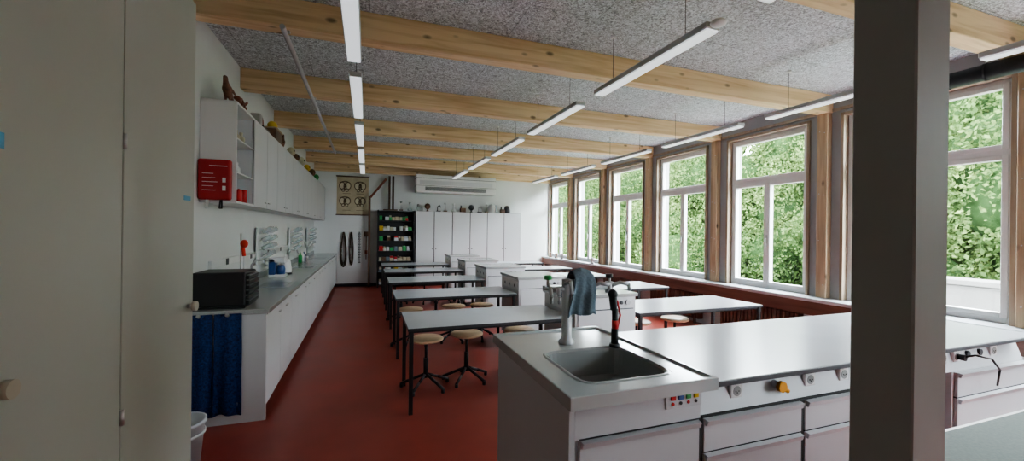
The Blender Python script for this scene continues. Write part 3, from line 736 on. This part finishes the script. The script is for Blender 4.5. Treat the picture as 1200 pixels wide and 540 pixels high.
for c,r in zip(cent,rad):
    d=rng.normal(size=(NL,3)); d/=np.linalg.norm(d,axis=1)[:,None]; d[:,0]=-np.abs(d[:,0])*1.0
    bumps=1+0.14*np.sin(d[:,1]*6+c[1])*np.sin(d[:,2]*5+c[2])+0.06*np.sin(d[:,1]*17+c[2])*np.sin(d[:,2]*15+c[1])+rng.uniform(-.14,.08,NL)
    p=c+d*(r*bumps)[:,None]
    a=rng.normal(size=(NL,3)); a/=np.linalg.norm(a,axis=1)[:,None]
    q=rng.normal(size=(NL,3)); bb_=np.cross(a,q); bb_/=np.linalg.norm(bb_,axis=1)[:,None]
    s=rng.uniform(0.045,0.10,NL)[:,None]
    allv.append(np.stack([p-a*s,p-bb_*s*0.65,p+a*s,p+bb_*s*0.65],axis=1).reshape(-1,3))
V=np.concatenate(allv); nf=len(V)//4
me=bpy.data.meshes.new('leaves'); me.vertices.add(len(V)); me.vertices.foreach_set('co',V.ravel())
me.loops.add(nf*4); me.loops.foreach_set('vertex_index',np.arange(nf*4,dtype=np.int32))
me.polygons.add(nf); me.polygons.foreach_set('loop_start',np.arange(0,nf*4,4,dtype=np.int32)); me.polygons.foreach_set('loop_total',np.full(nf,4,dtype=np.int32))
me.update(); me.validate(); me.materials.append(LEAF)
b=B('hillside_trees')
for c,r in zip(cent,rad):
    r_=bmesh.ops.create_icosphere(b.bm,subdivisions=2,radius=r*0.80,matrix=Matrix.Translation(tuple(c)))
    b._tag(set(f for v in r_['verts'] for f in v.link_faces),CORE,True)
for y in np.arange(-6,66,4.1): b.cyl((17.5,y,-1.2),(18.5,y+0.3,3.5),0.2,BARK,10)
core=b.done()
lo=bpy.data.objects.new('leaf_mass',me); S.collection.objects.link(lo); lo.parent=core
b=B('wooded_bank'); G=[]
for i in range(14):
    row=[]
    for j in range(110):
        y=-15+j*0.85; t=i/13
        row.append(b.bm.verts.new((19.0+t*5+0.5*math.sin(j*1.7+i)+0.35*math.sin(j*0.6+i*2.1),y,-1.3+t*6.6+0.35*math.sin(j*0.9+i*1.3)*(1 if i else 0)+0.5*math.sin(j*0.31)*t)))
    G.append(row)
fs=[]
for i in range(13):
    for j in range(109): fs.append(b.bm.faces.new((G[i][j],G[i][j+1],G[i+1][j+1],G[i+1][j])))
b._tag(fs,HILL,True); hb=b.done(); hb.parent=core

# ------------------------------------------------------------------ world + light
w=bpy.data.worlds.new('overcast_sky'); S.world=w; w.use_nodes=True
nt=w.node_tree; bg=nt.nodes['Background']
tc=nt.nodes.new('ShaderNodeTexCoord'); sp=nt.nodes.new('ShaderNodeSeparateXYZ'); cr=nt.nodes.new('ShaderNodeValToRGB')
nt.links.new(tc.outputs['Generated'],sp.inputs[0]); nt.links.new(sp.outputs['Z'],cr.inputs[0]); nt.links.new(cr.outputs[0],bg.inputs[0])
cr.color_ramp.elements[0].color=(0.78,0.85,0.93,1); cr.color_ramp.elements[1].color=(0.87,0.94,1.0,1)
bg.inputs['Strength'].default_value=50.0
for (a_,c_) in OP:
    ld=bpy.data.lights.new('window_sky_portal','AREA'); ld.shape='RECTANGLE'; ld.size=c_-a_; ld.size_y=WTOP-SILL
    ld.cycles.is_portal=True  # unseen portals added to guide sky sampling; they emit nothing
    o=bpy.data.objects.new('window_sky_portal',ld); S.collection.objects.link(o)
    o.location=(XR+0.2,(a_+c_)/2,(SILL+WTOP)/2); o.rotation_euler=(math.radians(90),0,math.radians(90))

cam=bpy.data.cameras.new('camera'); co=bpy.data.objects.new('camera',cam); S.collection.objects.link(co)
cam.sensor_width=36; cam.lens=14.4; cam.clip_start=0.02; cam.clip_end=200
co.matrix_world=Matrix.Translation((0,0,1.6))@Matrix.Rotation(math.radians(-19.5),4,'Z')@Matrix.Rotation(math.radians(90),4,'X')@Matrix.Rotation(0.012,4,'Z')
S.camera=co
